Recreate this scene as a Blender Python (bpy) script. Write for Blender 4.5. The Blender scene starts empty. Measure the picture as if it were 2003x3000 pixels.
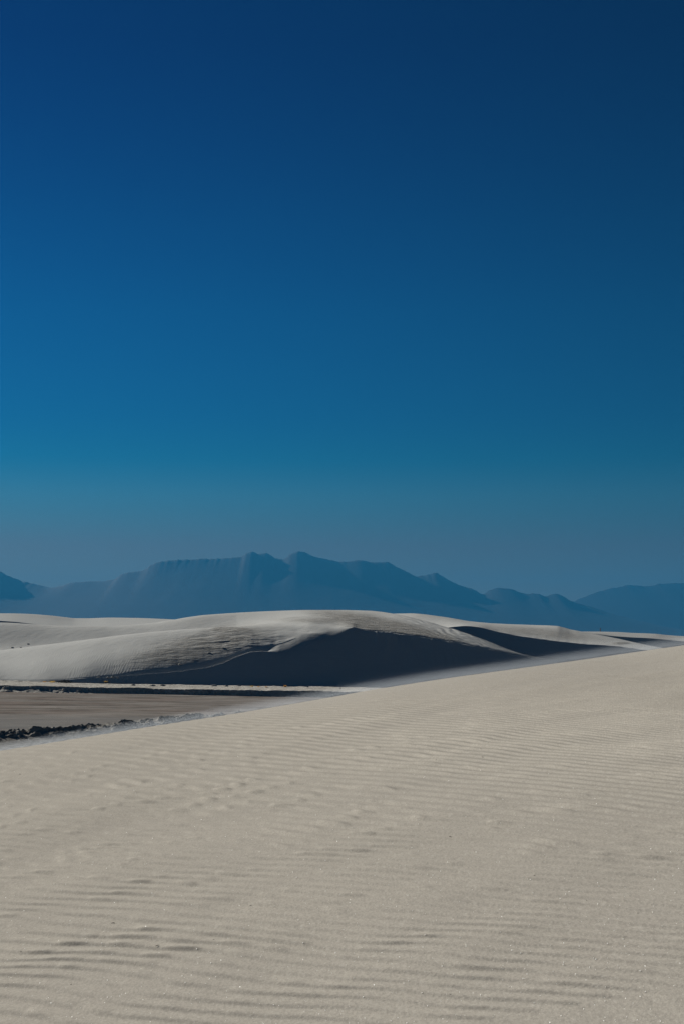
import bpy, math, random
import numpy as np

# ------------------------------------------------------------------ camera, sky, sun, exposure
scene = bpy.context.scene
COL = scene.collection
F = 50.0 / 36.0 * 3000.0              # focal length in photograph pixels
W0, H0, HORIZON = 2003.0, 3000.0, 1885.0
CAMZ = 3.3                            # camera height above the road
PITCH = math.atan((HORIZON - H0 / 2) / F)
SUN_AZ = math.radians(40.0)           # to the left of the view direction, behind the dunes
SUN_EL = math.radians(20.0)
SUN_DIR = (-math.sin(SUN_AZ) * math.cos(SUN_EL), math.cos(SUN_AZ) * math.cos(SUN_EL), math.sin(SUN_EL))

cam_data = bpy.data.cameras.new('camera')
cam_data.sensor_fit = 'VERTICAL'
cam_data.sensor_height = 36.0
cam_data.sensor_width = 24.0
cam_data.lens = 50.0
cam_data.clip_start = 0.05
cam_data.clip_end = 40000.0
cam = bpy.data.objects.new('camera', cam_data)
cam.location = (0.0, 0.0, CAMZ)
cam.rotation_euler = (math.radians(90.0) + PITCH, 0.0, 0.0)
COL.objects.link(cam)
scene.camera = cam

world = bpy.data.worlds.new('World')
scene.world = world
world.use_nodes = True
wn, wl = world.node_tree.nodes, world.node_tree.links
wn.clear()
w_out = wn.new('ShaderNodeOutputWorld')
w_bg = wn.new('ShaderNodeBackground')
w_sky = wn.new('ShaderNodeTexSky')
w_sky.sky_type = 'NISHITA'
w_sky.sun_disc = False
w_sky.sun_elevation = SUN_EL
w_sky.sun_rotation = -SUN_AZ
w_sky.altitude = 1200.0
w_sky.air_density = 1.0
w_sky.dust_density = 0.0
w_sky.ozone_density = 2.5
w_bg.inputs['Strength'].default_value = 0.1
# deepen the sky as a polarised, strongly contrasted exposure does: contrast curve, then a tone per elevation
w_gam = wn.new('ShaderNodeGamma')
w_gam.inputs['Gamma'].default_value = 2.6
wl.new(w_sky.outputs['Color'], w_gam.inputs['Color'])
w_tc = wn.new('ShaderNodeTexCoord')
w_sep = wn.new('ShaderNodeSeparateXYZ')
wl.new(w_tc.outputs['Generated'], w_sep.inputs[0])
w_ramp = wn.new('ShaderNodeValToRGB')
SKY_TONE = [(0.0, (.32, .20, .185)), (0.068, (.57, .295, .272)), (0.104, (.36, .535, .45)), (0.128, (.04, .56, .50)), (0.155, (0, .575, .545)),
            (0.23, (0, .775, .69)), (0.285, (0, .79, .74)), (0.40, (0, .68, .80)), (0.62, (0, 1.3, 1.2)), (1.0, (0, 2.2, 2.0))]  # top stops raised: extra brightness in the unseen sky fills the dark slip faces
els = w_ramp.color_ramp.elements
els[0].position, els[0].color = SKY_TONE[0][0], (*SKY_TONE[0][1], 1)
els[1].position, els[1].color = SKY_TONE[-1][0], (*SKY_TONE[-1][1], 1)
for z_, c_ in SKY_TONE[1:-1]:
    e_ = els.new(z_)
    e_.color = (*c_, 1)
wl.new(w_sep.outputs['Z'], w_ramp.inputs['Fac'])
w_mul = wn.new('ShaderNodeMix')
w_mul.data_type, w_mul.blend_type = 'RGBA', 'MULTIPLY'
w_mul.inputs[0].default_value = 1.0
wl.new(w_gam.outputs['Color'], w_mul.inputs[6])
wl.new(w_ramp.outputs['Color'], w_mul.inputs[7])
w_scl = wn.new('ShaderNodeVectorMath')
w_scl.operation = 'SCALE'
w_scl.inputs['Scale'].default_value = 0.01
wl.new(w_mul.outputs[2], w_scl.inputs[0])
wl.new(w_scl.outputs[0], w_bg.inputs['Color'])
wl.new(w_bg.outputs['Background'], w_out.inputs['Surface'])

sun_data = bpy.data.lights.new('sun', 'SUN')
sun_data.energy = 5.0
sun_data.angle = math.radians(0.5)
sun_data.color = (1.0, 0.96, 0.895)
sun = bpy.data.objects.new('sun', sun_data)
sun.rotation_euler = (math.radians(90.0) - SUN_EL, 0.0, math.radians(180.0) + SUN_AZ)
COL.objects.link(sun)

scene.view_settings.view_transform = 'Standard'
scene.view_settings.look = 'None'
scene.view_settings.gamma = 1.0
scene.view_settings.exposure = 1.15
scene.render.engine = 'CYCLES'
scene.cycles.max_bounces = 4
scene.cycles.diffuse_bounces = 1
scene.cycles.glossy_bounces = 1
scene.cycles.volume_bounces = 0
scene.cycles.transparent_max_bounces = 64
scene.cycles.use_denoising = True
scene.cycles.denoiser = 'OPENIMAGEDENOISE'
scene.cycles.denoising_input_passes = 'RGB_ALBEDO_NORMAL'
scene.cycles.denoising_prefilter = 'NONE'

# ------------------------------------------------------------------ helpers
def ray(px, py):
    xc = (np.asarray(px, float) - W0 / 2) / F
    yc = (H0 / 2 - np.asarray(py, float)) / F
    s, c = math.sin(PITCH), math.cos(PITCH)
    return xc, c - yc * s, s + yc * c

def at(px, py, Y):
    """World point seen at photograph pixel (px, py) at forward distance Y."""
    rx, ry, rz = ray(px, py)
    t = np.asarray(Y, float) / ry
    return rx * t, np.asarray(Y, float) + 0 * t, CAMZ + rz * t

def slope_of(px, py):
    rx, ry, rz = ray(px, py)
    return rz / ry

def hash2(ix, iy, seed):
    n = (ix.astype(np.int64) * 374761393 + iy.astype(np.int64) * 668265263 + seed * 1442695041) & 0xFFFFFFFF
    n = ((n ^ (n >> 13)) * 1274126177) & 0xFFFFFFFF
    n = (n ^ (n >> 16)) & 0xFFFFFF
    return n / float(0xFFFFFF)

def vnoise(x, y, seed=0):
    x, y = np.broadcast_arrays(np.asarray(x, float), np.asarray(y, float))
    ix, iy = np.floor(x), np.floor(y)
    fx, fy = x - ix, y - iy
    fx = fx * fx * fx * (fx * (fx * 6 - 15) + 10)
    fy = fy * fy * fy * (fy * (fy * 6 - 15) + 10)
    a, b = hash2(ix, iy, seed), hash2(ix + 1, iy, seed)
    c, d = hash2(ix, iy + 1, seed), hash2(ix + 1, iy + 1, seed)
    return (a + (b - a) * fx) * (1 - fy) + (c + (d - c) * fx) * fy

def fbm(x, y, seed=0, octaves=4, gain=0.5):
    """-1..1 fractal noise"""
    s, amp, tot = 0.0, 1.0, 0.0
    x, y = np.asarray(x, float), np.asarray(y, float)
    for o in range(octaves):
        s = s + amp * (vnoise(x, y, seed + 17 * o) * 2 - 1)
        tot += amp
        amp *= gain
        x, y = x * 2.03 + 11.7, y * 2.03 + 5.3
    return s / tot

def sstep(a, b, x):
    t = np.clip((np.asarray(x, float) - a) / (b - a), 0, 1)
    return t * t * (3 - 2 * t)

def pchip_slopes(x, y):
    """x, y: (K, ...) along axis 0"""
    h = np.diff(x, axis=0)
    d = np.diff(y, axis=0) / h
    m = np.zeros_like(y)
    if len(x) == 2:
        m[0] = m[1] = d[0]
        return m
    w1, w2 = 2 * h[1:] + h[:-1], h[1:] + 2 * h[:-1]
    d0, d1 = d[:-1], d[1:]
    same = (d0 * d1) > 0
    with np.errstate(divide='ignore', invalid='ignore'):
        hm = (w1 + w2) / (w1 / np.where(same, d0, 1) + w2 / np.where(same, d1, 1))
    m[1:-1] = np.where(same, hm, 0)
    m[0], m[-1] = d[0], d[-1]
    return m

def hermite(x0, x1, y0, y1, m0, m1, t):
    h = x1 - x0
    t2, t3 = t * t, t * t * t
    return (2 * t3 - 3 * t2 + 1) * y0 + (t3 - 2 * t2 + t) * h * m0 + (-2 * t3 + 3 * t2) * y1 + (t3 - t2) * h * m1

def curve(points, px):
    p = np.array(sorted(points), float)
    x, y = p[:, 0], p[:, 1]
    m = pchip_slopes(x, y)
    q = np.clip(px, x[0], x[-1])
    i = np.clip(np.searchsorted(x, q, side='right') - 1, 0, len(x) - 2)
    t = (q - x[i]) / (x[i + 1] - x[i])
    return hermite(x[i], x[i + 1], y[i], y[i + 1], m[i], m[i + 1], t)

def link_mesh(name, verts, faces, mat, parent=None, smooth=True, attrs=None):
    me = bpy.data.meshes.new(name)
    v = np.asarray(verts, np.float32).reshape(-1, 3)
    f = np.asarray(faces)
    me.vertices.add(len(v))
    me.vertices.foreach_set('co', v.ravel())
    n = f.shape[1]
    me.loops.add(f.size)
    me.loops.foreach_set('vertex_index', f.astype(np.int32).ravel())
    me.polygons.add(len(f))
    me.polygons.foreach_set('loop_start', np.arange(0, f.size, n, dtype=np.int32))
    me.polygons.foreach_set('loop_total', np.full(len(f), n, np.int32))
    me.polygons.foreach_set('use_smooth', np.full(len(f), smooth, bool))
    for k, a in (attrs or {}).items():
        at_ = me.attributes.new(k, 'FLOAT', 'POINT')
        at_.data.foreach_set('value', np.asarray(a, np.float32).ravel())
    me.update(calc_edges=True)
    me.validate()
    o = bpy.data.objects.new(name, me)
    COL.objects.link(o)
    if mat:
        me.materials.append(mat)
    if parent:
        o.parent = parent
    return o

def grid_faces(nr, nc):
    i = np.arange(nr - 1)[:, None] * nc + np.arange(nc - 1)[None, :]
    return np.stack([i, i + 1, i + 1 + nc, i + nc], -1).reshape(-1, 4)

def structure(o):
    o['kind'] = 'structure'
    return o

def tag(o, label, cat, group=None):
    o['label'], o['category'] = label, cat
    if group:
        o['group'] = group
    return o

# ------------------------------------------------------------------ materials
class Nodes:
    def __init__(self, name):
        self.m = bpy.data.materials.new(name)
        self.m.use_nodes = True
        self.t = self.m.node_tree
        self.t.nodes.clear()
        self.out = self.t.nodes.new('ShaderNodeOutputMaterial')
    def n(self, kind, **kw):
        nd = self.t.nodes.new(kind)
        for k, v in kw.items():
            setattr(nd, k, v)
        return nd
    def put(self, sock, v):
        if isinstance(v, bpy.types.NodeSocket):
            self.t.links.new(v, sock)
        elif v is not None:
            sock.default_value = v
    def math(self, op, a, b=None, c=None, clamp=False):
        nd = self.n('ShaderNodeMath', operation=op, use_clamp=clamp)
        self.put(nd.inputs[0], a); self.put(nd.inputs[1], b); self.put(nd.inputs[2], c)
        return nd.outputs[0]
    def mapping(self, vec, scale, loc=(0, 0, 0), rot=(0, 0, 0)):
        nd = self.n('ShaderNodeMapping')
        self.put(nd.inputs['Vector'], vec)
        nd.inputs['Scale'].default_value = scale
        nd.inputs['Location'].default_value = loc
        nd.inputs['Rotation'].default_value = rot
        return nd.outputs[0]
    def noise(self, vec, scale, detail=3.0, rough=0.55):
        nd = self.n('ShaderNodeTexNoise')
        self.put(nd.inputs['Vector'], vec)
        nd.inputs['Scale'].default_value = scale
        nd.inputs['Detail'].default_value = detail
        nd.inputs['Roughness'].default_value = rough
        return nd.outputs['Fac']
    def ramp(self, fac, a, b, lo=0.0, hi=1.0):
        nd = self.n('ShaderNodeMapRange', clamp=True)
        self.put(nd.inputs['Value'], fac)
        nd.inputs['From Min'].default_value = a
        nd.inputs['From Max'].default_value = b
        nd.inputs['To Min'].default_value = lo
        nd.inputs['To Max'].default_value = hi
        return nd.outputs[0]
    def mix(self, fac, a, b):
        nd = self.n('ShaderNodeMix', data_type='RGBA')
        self.put(nd.inputs[0], fac)
        self.put(nd.inputs[6], a if isinstance(a, bpy.types.NodeSocket) else (*a, 1))
        self.put(nd.inputs[7], b if isinstance(b, bpy.types.NodeSocket) else (*b, 1))
        return nd.outputs[2]
    def attr(self, name):
        nd = self.n('ShaderNodeAttribute', attribute_name=name)
        return nd.outputs['Fac']
    def pos(self):
        return self.n('ShaderNodeTexCoord').outputs['Object']
    def bump(self, height, dist, strength=1.0, normal=None):
        nd = self.n('ShaderNodeBump')
        nd.inputs['Distance'].default_value = dist
        nd.inputs['Strength'].default_value = strength
        self.put(nd.inputs['Height'], height)
        if normal is not None:
            self.put(nd.inputs['Normal'], normal)
        return nd.outputs[0]
    def finish(self, color, normal=None, rough=0.95, spec=0.0):
        b = self.n('ShaderNodeBsdfPrincipled')
        self.put(b.inputs['Base Color'], color if isinstance(color, bpy.types.NodeSocket) else (*color, 1))
        b.inputs['Roughness'].default_value = rough
        b.inputs['Specular IOR Level'].default_value = spec
        if normal is not None:
            self.put(b.inputs['Normal'], normal)
        self.t.links.new(b.outputs[0], self.out.inputs['Surface'])
        return self.m

SAND = (0.405, 0.408, 0.390)
CRUST = (0.19, 0.182, 0.165)

def mat_foreground():
    s = Nodes('near_sand')
    p = s.pos()
    g1 = s.noise(p, 210.0, 2.0, 0.7)
    g2 = s.noise(p, 70.0, 3.0, 0.6)
    big = s.noise(p, 0.55, 3.0)
    c = s.mix(s.ramp(big, 0.3, 0.7), (0.352, 0.330, 0.284), (0.375, 0.351, 0.300))
    g3 = s.noise(s.mapping(p, (1.0, 0.35, 1.0)), 95.0, 2.0, 0.7)
    g4 = s.noise(s.mapping(p, (1.0, 0.35, 1.0)), 38.0, 3.0, 0.7)
    c = s.mix(s.ramp(g3, 0.30, 0.62), s.mix(0.62, c, (0.21, 0.195, 0.17)), c)
    c = s.mix(s.math('MULTIPLY', s.ramp(g4, 0.55, 0.75), 0.5), c, (0.47, 0.445, 0.39))
    c = s.mix(s.ramp(g1, 0.36, 0.66), s.mix(0.5, c, (0.23, 0.212, 0.188)), c)
    c = s.mix(s.math('MULTIPLY', s.ramp(g1, 0.62, 0.82), 0.6), c, (0.5, 0.48, 0.44))
    n1 = s.bump(g2, 0.005, 0.4)
    n2 = s.bump(g1, 0.002, 0.4, n1)
    return s.finish(c, n2, 0.95, 0.0)

def mat_dune():
    """Mid-distance sand: wind ripples where the attribute 'ripple' says so, harder brown crust where 'crust' says so."""
    s = Nodes('dune_sand')
    p = s.pos()
    rip, crust = s.attr('ripple'), s.attr('crust')
    # ripples whose crests run away from the camera, with forks and bends
    warp = s.noise(s.mapping(p, (0.75, 0.42, 0.0)), 1.0, 4.0)
    sep = s.n('ShaderNodeSeparateXYZ'); s.put(sep.inputs[0], p)
    ph = s.math('ADD', s.math('MULTIPLY', sep.outputs[0], 2 * math.pi / 0.215), s.math('MULTIPLY', warp, 26.0))
    ph = s.math('ADD', ph, s.math('MULTIPLY', sep.outputs[1], -0.7))
    wave = s.math('MULTIPLY', s.math('ADD', s.math('SINE', ph), 1.0), 0.5)
    amp = s.math('MULTIPLY', rip, s.ramp(s.noise(p, 0.5, 2.0), 0.35, 0.6, 0.35, 1.0))
    n0 = s.bump(s.math('MULTIPLY', wave, amp), 0.0080, 1.0)
    streak = s.noise(s.mapping(p, (0.9, 3.2, 3.2)), 1.0, 5.0, 0.62)
    n1 = s.bump(s.math('MULTIPLY', streak, s.math('ADD', s.math('MULTIPLY', crust, 1.0), 0.15)), 0.16, 0.7, n0)
    grain = s.noise(p, 9.0, 3.0, 0.7)
    n2 = s.bump(grain, 0.02, 0.5, n1)
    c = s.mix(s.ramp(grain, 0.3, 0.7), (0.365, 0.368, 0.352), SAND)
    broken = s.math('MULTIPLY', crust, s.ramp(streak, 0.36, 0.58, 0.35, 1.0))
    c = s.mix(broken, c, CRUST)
    return s.finish(c, n2, 0.95, 0.0)

def mat_flat():
    s = Nodes('flat_sand')
    p = s.pos()
    streak = s.noise(s.mapping(p, (0.35, 1.6, 1.0)), 1.0, 5.0, 0.6)
    grain = s.noise(p, 11.0, 3.0, 0.7)
    c = s.mix(s.ramp(streak, 0.35, 0.65), (0.33, 0.322, 0.30), (0.40, 0.39, 0.365))
    sep = s.n('ShaderNodeSeparateXYZ'); s.put(sep.inputs[0], p)
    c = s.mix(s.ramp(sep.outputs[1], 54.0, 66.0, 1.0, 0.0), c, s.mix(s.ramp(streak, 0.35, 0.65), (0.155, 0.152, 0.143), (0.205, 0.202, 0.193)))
    n = s.bump(grain, 0.02, 0.6, s.bump(streak, 0.06, 0.6))
    return s.finish(c, n, 0.95, 0.0)

def mat_road():
    s = Nodes('packed_road_sand')
    p = s.pos()
    tr = s.attr('track')
    streak = s.noise(s.mapping(p, (0.16, 0.60, 1.0), rot=(0, 0, 0.06)), 1.0, 6.0, 0.65)
    patch = s.noise(s.mapping(p, (0.12, 0.30, 1.0)), 1.0, 3.0)
    grain = s.noise(p, 14.0, 3.0, 0.7)
    c = s.mix(s.ramp(streak, 0.36, 0.62), (0.105, 0.094, 0.084), (0.19, 0.176, 0.160))
    c = s.mix(s.math('MULTIPLY', s.ramp(patch, 0.45, 0.68), 0.45), c, (0.125, 0.09, 0.075))
    dash = s.noise(s.mapping(p, (0.34, 0.80, 1.0), rot=(0, 0, 0.06)), 1.0, 4.0, 0.7)
    c = s.mix(s.math('MULTIPLY', s.ramp(dash, 0.54, 0.66), 0.65), c, (0.055, 0.045, 0.038))
    c = s.mix(s.math('MULTIPLY', s.ramp(dash, 0.46, 0.34), 0.5), c, (0.25, 0.225, 0.20))
    c = s.mix(s.math('MULTIPLY', tr, s.ramp(streak, 0.3, 0.62, 1.0, 0.55)), c, (0.16, 0.16, 0.155))
    n = s.bump(grain, 0.02, 0.6, s.bump(dash, 0.05, 0.8))
    return s.finish(c, n, 0.95, 0.0)

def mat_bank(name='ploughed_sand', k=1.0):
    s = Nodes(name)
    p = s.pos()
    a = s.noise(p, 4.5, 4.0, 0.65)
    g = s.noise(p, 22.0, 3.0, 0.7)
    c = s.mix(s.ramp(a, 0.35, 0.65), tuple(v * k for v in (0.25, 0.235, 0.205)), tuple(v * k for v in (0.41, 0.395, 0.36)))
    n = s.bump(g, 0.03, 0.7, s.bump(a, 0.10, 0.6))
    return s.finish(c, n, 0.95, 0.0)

def mat_mountain():
    s = Nodes('mountain_rock')
    p = s.pos()
    sep = s.n('ShaderNodeSeparateXYZ'); s.put(sep.inputs[0], p)
    big = s.noise(p, 0.004, 5.0, 0.6)
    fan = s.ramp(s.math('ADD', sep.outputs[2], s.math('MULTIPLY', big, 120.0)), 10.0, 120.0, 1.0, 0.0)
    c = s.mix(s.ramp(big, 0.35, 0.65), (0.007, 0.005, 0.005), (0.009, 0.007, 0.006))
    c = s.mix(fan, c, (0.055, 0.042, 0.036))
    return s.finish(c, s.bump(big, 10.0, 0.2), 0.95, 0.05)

def mat_plain(name, col, rough=0.9, var=0.35, scale=30.0):
    s = Nodes(name)
    k = s.noise(s.pos(), scale, 3.0)
    d = tuple(v * (1 - var) for v in col)
    return s.finish(s.mix(s.ramp(k, 0.3, 0.7), d, col), None, rough, 0.15)

M_NEAR, M_DUNE, M_FLAT, M_ROAD, M_BANK, M_MOUNT = mat_foreground(), mat_dune(), mat_flat(), mat_road(), mat_bank(), mat_mountain()
M_BANK_DARK = mat_bank('dark_grey_sand', 0.60)  # the bank sand in a darker tone, for the near ridge

# ------------------------------------------------------------------ radial sheets (dunes): curves in space, a profile between them
TAN_SLIP = math.tan(math.radians(33.0))
Z_FLAT = 0.38                        # level of the flat strip at the foot of the dunes

def tilt(x):
    """The flat between the dunes falls gently towards the right."""
    return -0.0136 * (np.clip(x, -45, 25) + 23.5)

def on_slip(px, py, Yf, zf, tan=TAN_SLIP):
    """Depth at which the sight line (px, py) meets the slope rising from (Yf, zf)."""
    a = slope_of(px, py)
    return (CAMZ - zf + Yf * tan) / (tan - a)

def gsmooth(a, sig):
    k = np.exp(-0.5 * (np.arange(-4 * int(sig), 4 * int(sig) + 1) / sig) ** 2)
    return np.convolve(np.pad(a, 4 * int(sig), mode='edge'), k / k.sum(), mode='valid')

def build_sheet(px, knots, sharp, rows):
    """knots: list of (Y, z) arrays over px. sharp: knot indices where the profile may kink. rows: rows per span."""
    Y = np.stack([k[0] for k in knots]); Z = np.stack([k[1] for k in knots])
    for i in range(1, len(Y)):
        Y[i] = np.maximum(Y[i], Y[i - 1] + 0.02)
    slopes_lo, slopes_hi = np.zeros_like(Z), np.zeros_like(Z)
    brk = [0] + sorted(sharp) + [len(knots) - 1]
    for a, b in zip(brk[:-1], brk[1:]):
        m = pchip_slopes(Y[a:b + 1], Z[a:b + 1])
        slopes_hi[a:b] = m[:-1]
        slopes_lo[a + 1:b + 1] = m[1:]
    ys, zs = [], []
    for i in range(len(knots) - 1):
        n = rows[i]
        ts = np.linspace(0, 1, n, endpoint=(i == len(knots) - 2))
        for t in ts:
            ys.append(Y[i] + (Y[i + 1] - Y[i]) * t)
            zs.append(hermite(Y[i], Y[i + 1], Z[i], Z[i + 1], slopes_hi[i], slopes_lo[i + 1], t))
    Yg, Zg = np.array(ys), np.array(zs)
    Xg = (px[None, :] - W0 / 2) / F * Yg / math.cos(PITCH) * 1.0
    # exact: x = xc * t, with t fixed by the row's own height
    yc_t = (Yg * math.sin(PITCH) - (Zg - CAMZ) * math.cos(PITCH))
    t = (Yg * math.cos(PITCH) + (Zg - CAMZ) * math.sin(PITCH))
    Xg = (px[None, :] - W0 / 2) / F * t
    return Xg, Yg, Zg

def project(X, Y, Z):
    dz = Z - CAMZ
    d = Y * math.cos(PITCH) + dz * math.sin(PITCH)
    u = -Y * math.sin(PITCH) + dz * math.cos(PITCH)
    return W0 / 2 + F * X / d, H0 / 2 - F * u / d

def zat(px, py, Y):
    return CAMZ + slope_of(px, py) * Y

def blob(PX, PY, cx, cy, rx, ry, soft=0.5, ang=0.0):
    ca, sa = math.cos(ang), math.sin(ang)
    dx, dy = PX - cx, PY - cy
    u, v = (dx * ca + dy * sa) / rx, (-dx * sa + dy * ca) / ry
    return 1 - sstep(1 - soft, 1 + soft, np.sqrt(u * u + v * v))

# --- main dune: left lobe, dark slip face, broad top behind it
px = np.linspace(-900, 2300, 1000)
foot_Y = curve([(-900, 122), (-500, 117), (0, 111.6), (150, 108), (280, 106.8), (420, 106.6), (700, 107), (1000, 107.4), (1400, 108), (2300, 109)], px)
foot_z = Z_FLAT - 0.2 + tilt((px - W0 / 2) / F * foot_Y)
k2_py = curve([(-900, 1993), (0, 1993), (180, 1992), (250, 1987), (330, 1983), (370, 1979), (420, 1975), (500, 1970), (560, 1962), (600, 1957), (650, 1943),
               (700, 1921), (740, 1909), (790, 1905), (830, 1893), (880, 1872), (930, 1854), (980, 1842), (1030, 1838.5), (1050, 1843), (1100, 1850),
               (1200, 1862), (1300, 1878), (1400, 1897), (1500, 1918), (1590, 1938), (1700, 1962), (1900, 1990), (2300, 1998)], px)
k2_py = k2_py + 1.6 * fbm(px / 22.0, 0 * px, 3, 3) * sstep(330, 420, px) * (1 - sstep(820, 900, px))
k2_Y = on_slip(px, k2_py, foot_Y, foot_z)
k2_z = zat(px, k2_py, k2_Y)
# hollow just behind the slip edge, then the shaded flank up to where the sun reaches
h3 = curve([(-900, 2), (0, 3), (250, 4), (330, 8), (420, 15), (560, 22), (650, 20), (700, 15), (760, 11), (830, 9), (900, 8), (1000, 2), (2300, 2)], px)
lip = curve([(-900, 0), (240, 0), (340, 0.16), (560, 0.20), (700, 0.20), (800, 0.16), (900, 0.0), (2300, 0.0)], px)
k2b_Y = k2_Y + 0.35
k2b_z = k2_z - lip
k3_py = k2_py - h3
k3_Y = on_slip(px, k3_py, k2b_Y, k2b_z, math.tan(math.radians(28.0)))
k3_z = zat(px, k3_py, k3_Y)
k4_py = curve([(-900, 1985), (-500, 1958), (-200, 1930), (0, 1906), (100, 1893), (200, 1881), (300, 1868), (400, 1856), (500, 1847), (600, 1840), (700, 1836), (800, 1834),
               (900, 1833.5), (1000, 1834.5), (1050, 1840), (1100, 1848), (1200, 1860), (1300, 1876), (1400, 1895), (1500, 1916), (1590, 1936), (1700, 1960), (1900, 1989), (2300, 1997)], px)
k4_py = np.minimum(k4_py, k3_py - 0.8)
bump_ = np.exp(-((px - 1020) / 90.0) ** 2)
k4_py = k4_py + (gsmooth(k4_py, 7) - k4_py) * bump_
k4_Y = curve([(-900, 133), (0, 126.0), (300, 123.0), (560, 121.5), (700, 120.2), (800, 118.8), (900, 117.0), (1000, 115.6), (1100, 114.5), (2300, 114)], px)
bl = sstep(860, 1040, px)
k4_Y = k4_Y * (1 - bl) + (np.maximum(k3_Y + 0.4, k2_Y + 0.9)) * bl
k4_z = zat(px, k4_py, k4_Y)
br_ = sstep(900, 1000, px)
k4_z = k4_z * (1 - br_) + (k3_z + 0.085 * (k4_Y - k3_Y)) * br_
k6_py = curve([(-900, 1834), (-500, 1826), (0, 1824), (180, 1833), (310, 1834), (420, 1828), (500, 1817), (560, 1807), (600, 1802), (700, 1795), (800, 1790.5), (900, 1788), (1000, 1788),
               (1080, 1790), (1150, 1798), (1200, 1808), (1250, 1821), (1300, 1835), (1350, 1850), (1400, 1868), (1450, 1887), (1500, 1907), (1590, 1933), (1700, 1958), (1900, 1988), (2300, 1996)], px)
k6_Y = curve([(-900, 164), (0, 149), (300, 144), (500, 143), (700, 146), (900, 150), (1080, 150), (1200, 138), (1300, 129), (1400, 121.5), (1500, 118), (1590, 116.6), (1700, 116), (2300, 116)], px)
k6_z = zat(px, k6_py, k6_Y)
# the flank is steeper low down than near its crest
wl_ = 1 - sstep(820, 960, px)
k3b_Y = k3_Y + (k4_Y - k3_Y) * 0.45
k3b_z = k3_z + (k4_z - k3_z) * (0.45 + 0.15 * wl_)
# between lobe and broad top: a shallow saddle on the left, a direct rise on the right
w = sstep(500, 950, px)
sm_Y, sm_z = gsmooth(k4_Y, 14), gsmooth(k4_z, 14)
k5_Y = sm_Y + (k6_Y - sm_Y) * 0.42
lin5 = sm_z + (k6_z - sm_z) * (0.42 + 0.10 * w)
k5_z = lin5 - (1 - w) * 1.3
k7_Y = k6_Y + curve([(-900, 30), (900, 28), (1300, 6), (2300, 4)], px)
k7_z = k6_z - curve([(-900, 3.5), (900, 4.5), (1300, 2.6), (1500, 1.6), (2300, 0.6)], px)
k8_Y = k7_Y + 25
k8_z = np.full_like(px, -0.4)
X, Y, Z = build_sheet(px, [(foot_Y, foot_z), (k2_Y, k2_z), (k2b_Y, k2b_z), (k3_Y, k3_z), (k3b_Y, k3b_z), (k4_Y, k4_z), (k5_Y, k5_z), (k6_Y, k6_z), (k7_Y, k7_z), (k8_Y, k8_z)],
                      [1, 2], [90, 8, 34, 60, 60, 150, 110, 30, 8])
PX, PY = project(X, Y, Z)
rowid = np.arange(X.shape[0])[:, None]
fadeE = sstep(0, 6, rowid) * np.ones_like(X)
ripple = sstep(520, 250, PX) * sstep(1896, 1935, PY) + 0.35 * sstep(620, 400, PX) * sstep(1835, 1870, PY)
ripple = np.clip(ripple, 0, 1)
edge = 9 * fbm(X / 2.2, Y / 2.2, 31, 3)
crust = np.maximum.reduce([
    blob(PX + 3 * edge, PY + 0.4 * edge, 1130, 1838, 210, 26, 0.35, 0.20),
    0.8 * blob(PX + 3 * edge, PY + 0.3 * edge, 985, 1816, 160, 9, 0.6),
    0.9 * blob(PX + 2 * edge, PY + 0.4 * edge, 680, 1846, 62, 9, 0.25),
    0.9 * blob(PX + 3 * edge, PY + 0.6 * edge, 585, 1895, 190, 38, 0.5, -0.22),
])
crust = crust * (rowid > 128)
# left of its highest point the slip edge is rounded, not sharp
for j in np.nonzero((px > 715) & (px < 1045))[0]:
    sg = 1.05 * float(sstep(760, 850, px[j]) * (1 - sstep(960, 1045, px[j])))
    if sg < 0.05:
        continue
    yu = np.arange(Y[0, j] - 4, k6_Y[j], 0.08)
    zu = np.interp(yu, Y[:, j], Z[:, j])
    ks = np.arange(-40, 41) * 0.08
    kern = np.exp(-0.5 * (ks / sg) ** 2); kern /= kern.sum()
    zs_ = np.convolve(np.pad(zu, 40, mode='edge'), kern, mode='valid')
    inside = (Y[:, j] > Y[0, j] + 2.5) & (Y[:, j] < k4_Y[j] + 6)
    Z[inside, j] = np.interp(Y[inside, j], yu, zs_)
PX, PY = project(X, Y, Z)
# lumps, scour marks and fallen sand at the slip edge
rough = crust
Z = Z + 0.04 * rough * fbm(X / 2.4, Y / 0.8, 7, 4)
scour = blob(PX, PY, 760, 1890, 90, 30, 0.7) + blob(PX, PY, 690, 1880, 130, 30, 0.7) * 0.7
Z = Z + 0.10 * np.clip(scour, 0, 1) * (rowid > 132) * fbm(X / 3.0, Y / 0.7, 12, 4)
# crescent scour hollow near the top of the slip face
Z = Z - 0.10 * blob(PX, PY, 893, 1844, 42, 7.5, 0.7, 0.05)
# ridged wind tails leading to the second slip face
tails = blob(PX, PY, 1310, 1848, 120, 30, 0.6, 0.33) * (PX > 1080)
ridges = np.sin((PY - 0.36 * PX + 7 * fbm(PX / 60, PY / 20, 5, 3)) * 0.75) + fbm(PX / 40, (PY - 0.36 * PX) / 5, 6, 3)
Z = Z + 0.016 * tails * ridges
rim = sstep(1045, 1110, PX) * (1 - sstep(1600, 1640, PX))
Z = Z + 0.11 * rim * np.exp(-((Y - k4_Y[None, :]) / 0.42) ** 2) * (rowid > 88)
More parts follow.
